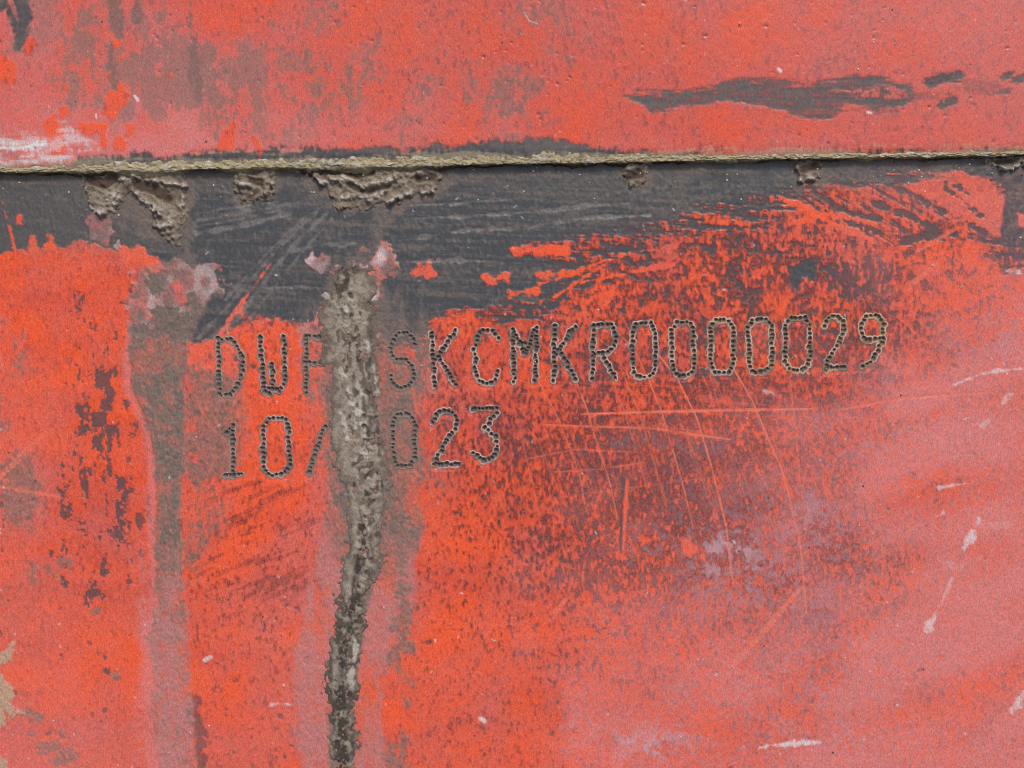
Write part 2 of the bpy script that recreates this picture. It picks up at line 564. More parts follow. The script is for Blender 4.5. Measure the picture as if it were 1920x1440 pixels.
# --- scratches
pale = np.zeros(SH)
groove = np.zeros(SH)
SCR = [([(1080, 715), (1100, 765), (1125, 850), (1145, 910), (1158, 975)], .9, .8), ([(1135, 600), (1190, 655), (1215, 710), (1240, 770), (1262, 845), (1282, 915), (1300, 990)], .9, .8),
       ([(1235, 665), (1270, 710), (1305, 780), (1327, 850), (1347, 925), (1362, 990), (1374, 1090)], 1.1, .9), ([(1375, 690), (1410, 750), (1440, 820), (1470, 890), (1484, 950), (1502, 1030), (1512, 1150)], 1.1, .9),
       ([(1010, 715), (1040, 770), (1065, 830), (1085, 885), (1100, 960)], .8, .7), ([(970, 790), (985, 850), (1000, 910), (1010, 965)], .8, .6),
       ([(1090, 776), (1250, 771), (1400, 768), (1522, 766)], [1.2, 2.4, 2.4, 1.2], .75), ([(1020, 796), (1230, 803), (1370, 824)], [1, 2.4, 1.4], .55),
       ([(1140, 690), (1170, 770), (1195, 850), (1215, 925)], .7, .55), ([(1165, 690), (1205, 790), (1230, 880), (1250, 950)], .7, .55),
       ([(1100, 620), (1150, 655), (1180, 710)], .7, .5), ([(1480, 705), (1492, 800), (1500, 900), (1512, 980)], .8, .6), ([(1190, 640), (1150, 560), (1120, 580)], .6, .4),
       ([(1000, 940), (1100, 925), (1250, 905), (1380, 890)], .8, .35), ([(990, 860), (1080, 842), (1190, 848)], 1.2, .4), ([(1040, 885), (1120, 880), (1200, 868)], 1.2, .4),
       ([(1330, 700), (1352, 780), (1370, 860)], .7, .4), ([(1255, 640), (1330, 690), (1362, 760)], .7, .4),
       ([(1375, 1245), (1430, 1185), (1502, 1100)], [3, 6, 3], .5), ([(0, 895), (40, 855), (80, 815)], [3, 6, 3], .55), ([(0, 912), (60, 922), (110, 930)], 2.5, .5),
       ([(1030, 1160), (1060, 1125)], [5, 4], .5), ([(1720, 470), (1790, 430)], 3, .5), ([(1700, 540), (1760, 490)], [5, 3], .45), ([(1560, 770), (1700, 745), (1850, 735)], [1, 3, 1], .5)]
rs = random.Random(3)
for k in range(44):                                          # the faint fan of scratches in between
    x0 = rs.uniform(1000, 1430)
    y0 = rs.uniform(700, 860)
    l = rs.uniform(60, 190)
    SCR.append(([(x0, y0), (x0 + .22 * l, y0 + .5 * l), (x0 + .36 * l, y0 + l)], rs.uniform(.35, .7), rs.uniform(.2, .5)))
brk = ss(-1.3, .2, nz(SH, 12, 12, 41))
for p, w, a in SCR:
    d = stroke(X, Y, p, [q * 1.1 for q in w] if isinstance(w, list) else w * 1.1, 1.1) * (.55 + .45 * brk) * min(1, a * 1.08)
    pale = mx(pale, d)
    groove = mx(groove, d)
bare = bare * (1 - .9 * pale)
pale = mx(pale, pale_flecks * (1 - ss(.2, .6, bare)))

# --- pale chalky smears, white scrapes
scuff = np.zeros(SH)
WH = [([(1790, 722), (1822, 707), (1860, 697), (1930, 690)], [1.2, 2.4, 2.2, 1], .75), ([(1842, 798), (1870, 765), (1898, 738)], [4, 3.5, 2.5], .45), ([(1760, 914), (1800, 908), (1842, 899)], [1, 2, 1], .6),
      ([(1808, 1032), (1816, 1016), (1824, 1000)], [3, 6.5, 9], .8), ([(1832, 982), (1835, 976)], [5, 4], .55), ([(1742, 1178), (1752, 1155), (1758, 1135)], [5, 3, 1], .6), ([(1765, 1130), (1775, 1108), (1785, 1084)], [2, 2.4, 2], .5),
      ([(1702, 1080), (1714, 1068)], [1.5, 2.8], .65), ([(1758, 968), (1768, 962)], [1.5, 2.5], .7), ([(1425, 1402), (1456, 1396), (1482, 1394), (1530, 1392)], [1.2, 4, 4, 1.6], .95), ([(1530, 1392), (1620, 1385)], [1.4, .7], .6),
      ([(1930, 1280), (1908, 1318), (1896, 1332)], [6, 6, 3], .65), ([(1760, 1050), (1800, 1062), (1850, 1040)], [2, 7, 3], .14), ([(1830, 985), (1890, 984), (1900, 978)], [6, 7, 6], .12),
      ([(1890, 508), (1930, 514)], [3, 6], .75), ([(1436, 734), (1448, 736)], [4, 4], .6), ([(1518, 728), (1520, 738)], 1.6, .6), ([(1312, 690), (1325, 692)], 1.4, .5),
      ([(510, 1320), (541, 1319)], 2, .85), ([(902, 1347), (908, 1353)], [2.6, 2.6], .9), ([(385, 1238), (393, 1232)], 2, .75), ([(1420, 757), (1436, 760)], [1, 1], .3)]
for p, w, a in WH:
    scuff = mx(scuff, stroke(X, Y, p, w, 2.2, .5 * edge) * a * np.clip(.8 + .2 * grain, 0, 1) * .92)
# bloom of chalk: large loose clouds
CL = [(1190, 1020, 60, 40, .35), (1370, 1050, 90, 70, .3), (1130, 1170, 40, 60, .3), (1085, 1340, 40, 60, .34), (1190, 1400, 90, 40, .34), (1500, 960, 80, 60, .25), (1720, 1230, 120, 40, .3),
      (1250, 830, 120, 20, .12), (1650, 800, 120, 70, .2), (1880, 620, 80, 60, .25)]
cloud = ss(-1.0, 1.6, blot)
lilac = np.zeros(SH)
for (cx, cy, ax, ay, k) in CL:
    lilac = mx(lilac, np.exp(-((X - cx) / ax) ** 2 - ((Y - cy) / ay) ** 2) * k * (.35 + cloud))
bl = ss(-.3, 1.3, .6 * small + .5 * cell_ + .5 * grain)
bloom = np.clip(lilac * 2.0 * bl + .2 * ss(1150, 1350, X) * ss(880, 1050, Y) * ss(1760, 1560, X) * bl, 0, .8)
chalk = np.clip(chalk + .3 * lilac, 0, 1)
pink = np.zeros(SH)

# --- thin dirt film
grime = np.zeros(SH)
filmy = ss(-1.6, 1.2, .7 * drip + .6 * small + .5 * grain + .4 * cell_)      # uneven silt
under = ss(58, 4, Y - E) * (.35 + .3 * nz(SH, 40, 16, 51)) * (1 + .5 * ss(500, 100, X))
grime = mx(grime, np.clip(under, 0, .75))
grime = mx(grime, poly(X, Y, [(-160, 320), (330, 320), (330, 470), (250, 480), (-160, 470)], 12, edge) * .28)
STREAK = [(262, 500), (300, 490), (395, 505), (400, 560), (365, 615), (350, 650), (348, 800), (341, 1000), (346, 1090), (352, 1200), (362, 1320), (372, 1460), (290, 1460), (280, 1200), (291, 1120), (291, 880), (276, 800), (242, 725), (246, 640)]
sd = polyd(X, Y, STREAK, 80)
st = ss(-6, 6, sd + .8 * edge)
halo = ss(-30, 4, sd + 3 * drip) * (1 - st)
low = ss(1020, 1180, Y + 40 * drip)
grime = mx(grime, st * (1.0 - .5 * low) * (.92 + .1 * blot.clip(-1, 1) + .1 * fbm(SH, 18, 20, 74, 3, .7)))
pink = mx(pink, st * (.35 + .6 * low) * np.clip(.35 + .65 * filmy, 0, 1))
pink = mx(pink, ss(-46, -2, sd + 6 * blot) * low * ss(365, 330, X) * .8 * filmy)
lines = ss(3, 1, np.abs(sd - 5)) * (Y > 640) * (Y < 1080)     # dried tide mark along the streak's edge
grime = mx(grime, lines * .9)
grime = mx(grime, st * low * ss(.8, 1.5, drip + .8 * grain) * .8 * ss(300, 345, X + 30 * blot))
pink = np.maximum(pink, ss(-20, -2, sd + 2 * drip) * ss(6, -3, sd) * .6 * (Y > 600) * (X < 320))
rside = poly(X, Y, [(345, 620), (405, 610), (470, 660), (455, 720), (440, 860), (415, 980), (372, 1080), (345, 1060)], 16, 3 * edge)
grime = mx(grime, rside * ss(-1.1, .9, blot + .4 * grain) * .75)
chalk = np.maximum(chalk, rside * .3)
CORE = [(640, 500), (662, 620), (675, 760), (690, 880), (690, 980), (676, 1080), (655, 1180), (642, 1280), (643, 1440), (643, 1500)]
cd = stroked(X, Y, [(650, 500), (684, 600), (694, 760), (702, 880), (706, 980), (684, 1080), (657, 1180), (642, 1280), (643, 1440), (643, 1500)], 0, 190)
hw = np.interp(Y, [480, 560, 700, 880, 960, 1010, 1100, 1200, 1440], [50, 92, 122, 116, 110, 100, 92, 92, 84])
cf = ss(-1.1, -.5, (cd + 15 * drip + 5 * grain + 5 * blot) / hw)
undermud = ss(-34, -16, stroked(X, Y, CORE, 0, 90) + 3 * drip) * ss(490, 540, Y)
hi = ss(1110, 960, Y + 30 * blot)
grime = mx(grime, cf * (1.0 * hi + .3).clip(0, 1) * (.88 + .14 * blot.clip(-1, 1)) * ss(470, 540, Y))
pink = np.maximum(pink, cf * (.78 - .25 * hi) * ss(560, 700, Y) * np.clip(.62 + .3 * blot + .2 * drip + .16 * grain, 0, 1))
grime = mx(grime, stroke(X, Y, [(330, 330), (340, 400), (350, 470), (345, 510)], [20, 16, 12, 20], 10, 2 * edge) * .75)
grime = mx(grime, stroke(X, Y, [(700, 380), (712, 420), (708, 460), (690, 520), (670, 560)], [18, 14, 10, 34, 60], 12, 2 * edge) * .85)
for p in ([(156, 330), (160, 400), (210, 420), (300, 440), (340, 480), (368, 420), (360, 330)], [(430, 325), (450, 392), (500, 392), (535, 330)], [(540, 325), (620, 390), (700, 402), (780, 388), (840, 360), (845, 320)], [(1160, 310), (1170, 355), (1215, 358), (1232, 310)], [(1478, 300), (1500, 350), (1540, 345), (1550, 300)]):
    grime = mx(grime, poly(X, Y, p, 9, 1.8 * edge) * .8)
bdrip = stroke(X, Y, [(735, 960), (752, 1060), (760, 1160), (748, 1240), (765, 1330), (752, 1400), (740, 1460)], [30, 12, 20, 22, 14, 16, 14], 10, 2.2 * edge)
grime = mx(grime, bdrip * ss(-1.0, .6, blot + .5 * drip + .3 * grain) * .8)
# left border: chalk and bare tan patches
lb = poly(X, Y, [(-160, 590), (30, 600), (70, 690), (70, 800), (60, 900), (70, 960), (80, 1090), (40, 1110), (-160, 1130)], 14, 4 * edge)
grime = mx(grime, lb * ss(-.2, 1.0, blot + .4 * drip + .3 * grain) * .65)
chalk = np.maximum(chalk, lb * .55 * ss(-1, .5, drip))
tan = np.zeros(SH)
for p in ([(-160, 1212), (22, 1212), (26, 1240), (0, 1250), (-160, 1250)], [(-160, 1262), (8, 1264), (20, 1300), (24, 1340), (16, 1386), (4, 1372), (-160, 1400)], [(-160, 1420), (12, 1425), (20, 1450), (-160, 1600)]):
    tan = mx(tan, poly(X, Y, p, 3, 1.5 * edge) * .8)
for p in ([(70, 1400), (100, 1388), (112, 1398), (92, 1410), (74, 1408)], [(95, 1425), (118, 1408), (134, 1425), (120, 1436), (98, 1436)], [(104, 1370), (122, 1368), (120, 1380)], [(132, 1412), (146, 1410), (145, 1420)], [(50, 1375), (62, 1378), (60, 1384)],
          [(55, 1335), (82, 1340), (75, 1348)], [(205, 1262), (216, 1262), (214, 1270)], [(172, 1150), (185, 1142), (186, 1150)]):
    grime = mx(grime, poly(X, Y, p, 2.5, edge) * .85)
# purple-white patch at the head of the left streak, and the flaked one at the mud's head
for p, k in (([(300, 510), (345, 500), (392, 512), (412, 545), (378, 580), (330, 560), (300, 560)], .38), ([(250, 505), (272, 505), (290, 560), (285, 615), (256, 600)], .42),
             ([(578, 490), (600, 482), (622, 512), (600, 520)], .7), ([(690, 470), (718, 456), (748, 478), (742, 510), (715, 530), (700, 560), (690, 520)], .75),
             ([(150, 392), (208, 392), (212, 458), (160, 462)], .34), ([(590, 580), (618, 570), (622, 620), (600, 640), (570, 628)], .5)):
    q = poly(X, Y, p, 3, 1.7 * edge)
    chalk = np.maximum(chalk * (1 - q), q * .65)
    pink = mx(pink, q * .35)
    bare = bare * (1 - q * (1 if k > .4 else .5) * ss(-1.2, .4, nz(SH, 12, 14, 61)))
    scuff = mx(scuff, q * k * .75 * ss(-.6, 1.7, nz(SH, 14, 20, 62)))
    grime = mx(grime * (1 - .5 * q), q * .72 * ss(-.6, .7, nz(SH, 16, 14, 63)))
q = poly(X, Y, [(322, 532), (340, 530), (358, 566), (338, 572)], 2, .4 * edge)
for a in (grime, scuff, bare):
    a *= 1 - q
chalk = np.where(q > .5, .25, chalk)
# pale dirt caught in the scored lines of the dark coat
scored = np.zeros(SH)
for p, w in (([(612, 398), (540, 470), (440, 600), (390, 640)], 4), ([(598, 392), (520, 465), (430, 570), (372, 632)], 3.6), ([(580, 400), (505, 470), (425, 560)], 3), ([(622, 410), (560, 480), (470, 596)], 2.2), ([(370, 412), (470, 394), (560, 380)], 4),
             ([(368, 436), (450, 422), (545, 398)], 3.6), ([(366, 400), (450, 386), (520, 378)], 2.2), ([(545, 470), (600, 458), (665, 456)], 2.4), ([(500, 540), (560, 535), (610, 540)], 2.2), ([(372, 424), (450, 408), (540, 390)], 2),
             ([(760, 385), (860, 380), (960, 372)], 2), ([(750, 450), (880, 430), (960, 428)], 2), ([(990, 425), (1090, 408), (1220, 402)], 3), ([(1000, 395), (1100, 384), (1180, 380)], 2), ([(760, 410), (900, 402), (1100, 390)], 1.6), ([(770, 490), (860, 486), (940, 492)], 2)):
    scored = mx(scored, stroke(X, Y, p, w, 2.0, .35 * edge) * (.35 + .65 * brk))
dust = np.clip(.08 + .2 * fbm(SH, 120, 7, 72, 3, .75, 3) + .16 * grain, 0, .5) * band          # dust caught in the brushed dark coat
dust = dust + .28 * band * ss(420, 340, Y) * ss(-.5, 1, fbm(SH, 40, 16, 73, 3, .7))
grime = mx(grime, dust)
grime = mx(grime, scored * .4 * band)
scuff = mx(scuff, scored * .08 * band)
grime = grime * (1 - .55 * red) * (1 - .4 * OR) * (1 - .7 * OR2)
brush = fbm(SH, 70, 10, 27, 3, .65, -22)
bz = poly(X, Y, [(400, 900), (560, 880), (600, 960), (600, 1110), (420, 1160), (360, 1080)], 40, 3 * edge)
smud = .66 * np.exp(-((X - 1290) / 270) ** 2 - ((Y - 930) / 220) ** 2) + .3 * np.exp(-((X - 1360) / 300) ** 2 - ((Y - 700) / 110) ** 2) + .4 * np.exp(-((X - 1060) / 160) ** 2 - ((Y - 850) / 90) ** 2) + .5 * np.exp(-((X - 1480) / 260) ** 2 - ((Y - 530) / 80) ** 2)
stain = (speck * (.25 + .6 * np.clip(dens * 1.5, 0, 1)) + smud * (.7 + .3 * grain + .25 * small)) * (1 - leftzone) * (1 - .5 * fresh)
stain = mx(stain, ss(-69, -4, bd) * ss(800, 900, X) * (.85 + .25 * horiz + .2 * grain) * (1 - OR2) * (1 - .55 * tri))
stain = stain * (1 - .9 * clean)
drag = ss(.5, 1.5, fbm(SH, 80, 7, 29, 3, .7, 3)) * ss(900, 1000, X) * ss(1600, 1450, X) * ss(640, 690, Y) * ss(880, 800, Y)
bare = bare * (1 - .75 * drag)
stain = stain * (1 - .7 * drag)
stain = mx(stain, bz * ss(-.3, 1.3, brush + .3 * grain) * .5)
stain = np.clip(stain + ss(.5, 2.0, grain + .3 * fine) * .3, 0, .92) * (1 - red) * (1 - .85 * pale)
FGX = [0, 960, 1100, 1250, 1400, 1550, 1700, 1800, 1920]  # haze growing to the right, dust and painted sheen together
fog = table(wx, wy, FGX, [440, 560, 680, 800, 950, 1080, 1200, 1300, 1440],
            [[0, 0, 0, 0, 0, .02, .08, .1, .16], [0, 0, 0, 0, 0, .02, .1, .2, .3], [0, 0, 0, 0, .04, .12, .3, .4, .45], [0, 0, 0, .05, .12, .3, .44, .5, .55], [0, 0, .06, .12, .24, .36, .42, .5, .6],
             [0, 0, .16, .22, .28, .34, .46, .56, .56], [.04, .02, .2, .26, .3, .36, .44, .46, .34], [.1, .02, .26, .32, .36, .42, .42, .4, .4], [.14, .04, .32, .38, .42, .44, .44, .44, .5]])
fog = fog * (1 + .35 * nz(SH, 90, 40, 28, -25) + .3 * grain + .2 * cell_) + .12 * ss(330, 60, X) * ss(1000, 1300, Y)
for p, w, k in (([(1700, 760), (1800, 700), (1930, 660)], 26, .22), ([(1640, 900), (1780, 820), (1930, 780)], 30, .2), ([(1740, 1010), (1830, 990), (1930, 960)], 24, .2), ([(1640, 1220), (1780, 1225), (1880, 1215)], 24, .2),
                ([(1375, 1245), (1430, 1185), (1502, 1100)], 5, .3), ([(1160, 1420), (1200, 1390), (1215, 1370)], 9, .4), ([(1090, 1340), (1110, 1370), (1075, 1420)], 16, .25)):
    fog = mx(fog, fog + stroke(X, Y, p, w, w * .9, 1.2 * edge) * k)
fog = np.clip(fog * (1 - .45 * bare), 0, .75)
# stray dark and pale specks
sp = np.zeros(SH)
for k in range(420):
    x0, y0 = rs.uniform(-20, 1940), rs.uniform(490, 1450)
    r = abs(rs.gauss(0, 1.6)) + 1.2
    sp = mx(sp, stroke(X, Y, [(x0, y0), (x0 + rs.gauss(0, 2.5), y0 + rs.uniform(0, 4))], r, 1.0, None, 6) * rs.uniform(.35, .95))
bare = mx(bare, sp * .85)
sp = np.zeros(SH)
for k in range(150):
    x0, y0 = rs.uniform(-20, 1940), rs.uniform(340, 1450)
    sp = mx(sp, stroke(X, Y, [(x0, y0), (x0 + rs.gauss(0, 2), y0 + rs.uniform(0, 4))], rs.uniform(.6, 1.5), 1.0, None, 6) * rs.uniform(.3, .8))
scuff = mx(scuff, sp)
hue = np.clip(hue - .35 * fresh, 0, 1)
grime = np.clip(mx(grime * (.8 + .2 * filmy), undermud * .95), 0, 1)

# --- relief
ALLP = [p for q in PUNCH for p in q]
PD, PB = punch_field(X, Y, ALLP)
Z = (1 - bare) * .9 * (1 - .4 * band) + .11 * grain + .09 * fine + .12 * blot
Z += band * (.07 * fbm(SH, 120, 5, 71, 2, .7, 3) - .04 * grain)
Z += st * .8 * (1 - low) + grime * .35 * fine - groove * .7 - scored * .9
Z += tan * 1.0
Z = np.where(PD < 7, Z * .25, Z)
Z = np.where(PD < -1, -9.0, Z)
P = np.stack([X, Y, Z], -1).reshape(-1, 3)
marked = mesh_object('steel_plate', P, grid_faces(*SH), M_PAINT,
                     {'wear': rgba(bare, chalk, grime, scuff), 'tint': rgba(hue, tan, stain, pale), 'film': rgba(fog, pink, bloom, 0 * fog)})
tag(marked, 'scratched red steel plate below the seam, stamped with the dotted serial number', 'steel plate', 'red steel plates')

# ------------------------------------------------------------------ the overlapping plate (above the seam)
ROUND, HGT = 30.0, 20.0
dd = np.concatenate([np.arange(494, 2.2, -S), [1.6, .9, .4], np.zeros(9)])
nd = len(dd)
X2, D2 = np.meshgrid(xs, dd)
S2 = X2.shape
lip = 1.6 * nz((1, S2[1]), 40, 1, 81) + .8 * nz((1, S2[1]), 9, 1, 82)
Y2 = seam(X2) - D2 + lip * np.exp(-D2 / 25)
t = np.clip((ROUND - D2) / ROUND, 0, 1)
Z2 = HGT - 9 * (1 - np.sqrt(1 - t * t))
Z2[-9:, :] = np.linspace(HGT - 9.5, -6, 9)[:, None]
blot2 = fbm(S2, 80, 80, 90, 5, .62)
drip2 = fbm(S2, 22, 120, 91, 4, .65)
grain2 = nz(S2, 4, 8, 92)
fine2 = nz(S2, 3.2, 4.2, 93)
edge2 = 5 * fbm(S2, 24, 24, 94, 4, .7)
edgeh2 = 4 * fbm(S2, 40, 9, 95, 4, .7)
wd_ = fbm(S2, 70, 8, 103, 3, .7)
w2 = 25 * nz(S2, 80, 80, 96)
w3 = 25 * nz(S2, 80, 80, 97)
A = (X2 + w2, Y2 + w3)
chalk2 = table(*A, [0, 200, 400, 700, 1000, 1300, 1600, 1920], [0, 100, 200, 260, 300],
               [[.45, .42, .32, .38, .20, .26, .38, .52], [.45, .50, .34, .40, .22, .26, .36, .48], [.50, .5, .5, .42, .28, .22, .32, .42], [.75, .6, .75, .42, .3, .26, .34, .42], [.85, .7, .75, .5, .4, .4, .4, .5]])
chalk2 = np.clip(.78 * chalk2 + .10 * blot2, 0, 1)
gr = table(*A, [0, 70, 130, 250, 400, 520, 650, 800, 960, 1080, 1200, 1920], [0, 60, 130, 190, 230, 262, 280],
           [[.40, .30, .40, .42, .18, .22, .40, .22, .16, .10, .02, .0], [.45, .20, .50, .50, .26, .22, .40, .22, .22, .14, .02, .0], [.3, .14, .62, .62, .52, .34, .48, .25, .34, .22, .04, .0],
            [.15, .2, .64, .66, .62, .45, .55, .28, .48, .32, .05, .0], [.2, .3, .5, .5, .55, .30, .42, .25, .4, .2, .05, .0], [.3, .4, .35, .2, .2, .2, .2, .2, .15, .1, .05, .0], [.4, .4, .3, .2, .2, .2, .2, .3, .3, .3, .1, .05]])
gf = .6 * blot2 + .75 * drip2 * ss(900, 300, X2) + .35 * grain2 + .6 * fbm(S2, 20, 22, 102, 3, .7)
gf = gf / gf.std()
grime2 = ss(-.5, .8, gf + (gr - .5) * 3.6) * np.clip(gr * 1.15 + .05, 0, .62)
bare2 = np.zeros(S2)
scuff_sheen2 = np.zeros(S2)
for p, w in (([(52, -20), (55, 40), (48, 75), (40, 95)], [11, 10, 11, 6]), ([(2, -10), (6, 15)], [11, 8]), ([(262, -10), (263, 28), (262, 42)], [4, 5, 7]), ([(361, 12), (361, 42), (361, 52)], [2, 4, 8]),
             ([(370, 80), (368, 120), (366, 140), (376, 190)], [5, 5, 9, 7]), ([(216, -20), (222, 40), (228, 70)], [8, 10, 6]), ([(215, 90), (213, 130), (218, 170)], [5, 8, 6]), ([(72, 62), (62, 92)], [3, 3])):
    grime2 = mx(grime2, stroke(X2, Y2, p, w, 2.5, .6 * edge2) * .5)
    bare2 = mx(bare2, stroke(X2, Y2, p, w, 2.5, .6 * edge2) * (.85 if p[0][0] < 80 else .55))
for p in ([(140, 120), (148, 110), (155, 150), (145, 200), (138, 160)], [(150, 30), (178, 20), (176, 90), (158, 130), (148, 80)]):
    grime2 = mx(grime2, poly(X2, Y2, p, 9, 2 * edge2) * .7)
DK = [(1168, 184), (1235, 180), (1262, 171), (1310, 168), (1345, 165), (1380, 156), (1440, 150), (1480, 158), (1505, 158), (1560, 152), (1600, 146), (1642, 143), (1668, 158), (1702, 166), (1707, 188), (1690, 206), (1640, 210), (1580, 204),
      (1560, 219), (1520, 225), (1470, 219), (1440, 202), (1400, 196), (1340, 196), (1282, 207), (1220, 211), (1190, 199)]
bare2 = mx(bare2, poly(X2, Y2, DK, 5, .9 * edgeh2 + .8 * grain2) * np.clip(.9 + .1 * wd_ + .06 * grain2, 0, 1))
inc = poly(X2, Y2, [(1535, 164), (1590, 168), (1650, 164), (1690, 176), (1660, 188), (1600, 186), (1560, 176)], 5, 1.2 * edgeh2) * ss(-.9, .1, grain2 + .7 * blot2)
bare2 = bare2 * (1 - .85 * inc)
for p, k in (([(1722, 148), (1745, 144), (1770, 140), (1790, 134), (1808, 146), (1800, 158), (1760, 160), (1736, 168), (1726, 160)], .95), ([(1758, 186), (1775, 178), (1795, 184), (1785, 200), (1760, 208), (1750, 202)], .9),
             ([(1810, 197), (1824, 192), (1822, 204)], .9), ([(1866, 150), (1882, 138), (1898, 134), (1890, 148), (1872, 158)], .9), ([(1882, 160), (1905, 148), (1940, 138), (1940, 154), (1900, 164)], .9),
             ([(1850, 182), (1890, 172), (1884, 178)], .8), ([(1640, 220), (1560, 214), (1600, 208)], .4), ([(1700, 178), (1760, 180), (1760, 196), (1710, 196)], .45), ([(1800, 150), (1870, 160), (1870, 178), (1800, 180)], .35)):
    bare2 = mx(bare2, poly(X2, Y2, p, 3.5, .7 * edgeh2) * k)
for p, w in (([(50, -20), (54, 40), (48, 75), (42, 92)], [15, 13, 13, 6]), ([(0, -10), (8, 14)], [18, 10]), ([(22, 20), (40, 60)], [4, 7])):
    q = stroke(X2, Y2, p, w, 3, .7 * edge2)
    bare2 = mx(bare2, q)
    grime2 = grime2 * (1 - .9 * q)
# worn dark edge above the lip
eh = np.interp(X2[0], [-160, 0, 130, 160, 290, 300, 420, 560, 700, 830, 960, 1090, 1140, 1250, 1440, 2080], [8, 8, 10, 28, 30, 20, 36, 36, 32, 34, 44, 36, 20, 12, 6, 5])[None, :]
ed = ss(-5, 6, eh + .55 * edge2 + 2.2 * grain2 + 2 * wd_ - D2)
bare2 = mx(bare2, ed)
grime2 = mx(grime2, ss(.3, .9, bare2) * np.clip(.12 + .14 * wd_ + .12 * grain2, 0, .5) * (D2 > 50))
stainx = 0
grime2 = mx(grime2 * (1 - .4 * ed), ed * .35 * ss(-.8, 1, nz(S2, 30, 12, 98)))
# bright flakes of red that stayed on
fl = np.zeros(S2)
for p in ([(200, 190), (212, 172), (226, 178), (232, 160), (240, 176), (250, 180), (246, 200), (228, 215), (215, 228), (200, 215)], [(122, 168), (134, 160), (138, 172), (124, 178)], [(120, 206), (132, 204), (135, 218), (122, 222)],
          [(92, 234), (106, 220), (112, 240), (126, 256), (120, 272), (135, 286), (104, 292), (98, 268)], [(150, 234), (180, 234), (205, 236), (210, 262), (208, 288), (196, 278), (188, 258), (165, 258), (154, 250)], [(240, 236), (262, 234), (260, 258), (242, 260)],
          [(215, 272), (226, 252), (246, 270), (240, 288), (218, 288)], [(415, 272), (424, 246), (438, 229), (450, 232), (446, 260), (440, 284), (414, 286)], [(446, 236), (462, 246), (460, 254)], [(474, 255), (486, 262), (500, 284), (484, 286)], [(486, 290), (494, 290), (492, 306)],
          [(215, 78), (232, 84), (230, 94), (216, 92)], [(222, 108), (240, 108), (236, 118), (222, 116)], [(318, 144), (330, 144), (328, 152)], [(660, 132), (678, 134), (675, 140)], [(0, 110), (18, 104), (40, 130), (36, 160), (0, 150)], [(56, 76), (78, 68), (80, 90), (64, 110), (50, 100)], [(200, 142), (212, 140), (210, 156)]):
    fl = mx(fl, poly(X2, Y2, p, 2.5, .45 * edge2))
grime2 *= 1 - .95 * fl
bare2 *= 1 - .9 * fl
chalk2 *= 1 - .75 * fl
# white scuff along the edge's left end, its sheen painted in
wd = fbm(S2, 60, 8, 99, 3, .7)
for p, w, k in (([(-160, 292), (0, 288), (60, 280), (95, 272)], [14, 16, 12, 5], 1.0), ([(-160, 306), (0, 306), (90, 300), (140, 296)], [9, 9, 8, 3], .75), ([(130, 250), (150, 268), (190, 278)], [9, 12, 5], .5), ([(140, 280), (180, 284)], [8, 6], .5), ([(0, 264), (70, 256)], [6, 4], .3), ([(-160, 284), (60, 280), (150, 276)], [26, 22, 8], .5)):
    scuff_sheen2 = mx(scuff_sheen2, stroke(X2, Y2, p, w, 8, .7 * edge2) * k * ss(-1.5, 1.0, wd + .5 * grain2))
for p, w, k in (([(258, 184), (264, 192)], [2, 3], .9), ([(186, 218), (187, 225)], [1.4, 1.6], .8), ([(983, 28), (992, 44), (1008, 50)], .9, .55), ([(1456, 134), (1460, 138)], [3, 3], .8), ([(1622, 215), (1628, 216)], [2.4, 2], .8)):
    scuff_sheen2 = mx(scuff_sheen2, stroke(X2, Y2, p, w, 1.2) * k)
stain2 = np.clip(ss(.8, 2.0, grain2 + .4 * blot2) * .42, 0, 1)
spk = np.zeros(S2)
for k in range(330):
    x0, y0 = rs.uniform(-20, 1940), rs.uniform(0, 285)
    q = stroke(X2, Y2, [(x0, y0), (x0 + rs.gauss(0, 1.5), y0 + rs.uniform(0, 2))], rs.choice([.8, 1.0, 1.3, 1.6, 2.6]), 1.0, None, 6)
    spk = mx(spk, q * rs.uniform(.3, .95))
bare2 = mx(bare2, spk * .8)
pk = np.zeros(S2)
for k in range(240):
    x0, y0 = rs.uniform(-20, 1940), rs.uniform(0, 285)
    pk = mx(pk, stroke(X2, Y2, [(x0, y0), (x0, y0 + rs.uniform(0, 3))], rs.uniform(.5, 1.1), 1.0, None, 6) * rs.uniform(.2, .6))
scuff_sheen2 = mx(scuff_sheen2, pk * .7)
dent = nz(S2, 9, 11, 101)
hue2 = np.clip(.66 + .16 * blot2 + .08 * grain2 - .6 * fl, 0, 1)
rel = (1 - bare2) * .6 + 0.06 * grain2 + .05 * fine2 + .05 * dent * ss(900, 1300, X2) + .5 * fl + pk * 1.0 - spk * .8
rel[-9:, :] = 0
fog2 = np.clip(table(*A, [0, 200, 900, 1200, 1500, 1920], [0, 120, 220, 300], [[.1, .05, .02, .08, .2, .34], [.1, .1, .02, .06, .16, .28], [.2, .15, .04, .04, .1, .2], [.3, .25, .1, .1, .14, .24]]) * .8 * (1 + .25 * grain2), 0, 1) * (1 - .8 * fl)
pink2 = np.clip(table(*A, [0, 120, 300, 460, 700, 1920], [180, 230, 265, 300], [[.2, .15, .15, .1, .0, .0], [.45, .35, .4, .25, .05, .0], [.7, .5, .7, .4, .1, .02], [.7, .6, .8, .5, .15, .05]]) * (.8 + .35 * blot2), 0, .9) * (1 - fl) * (1 - ed)
Z2 = Z2 + rel
P2 = np.stack([X2, Y2, Z2], -1).reshape(-1, 3)
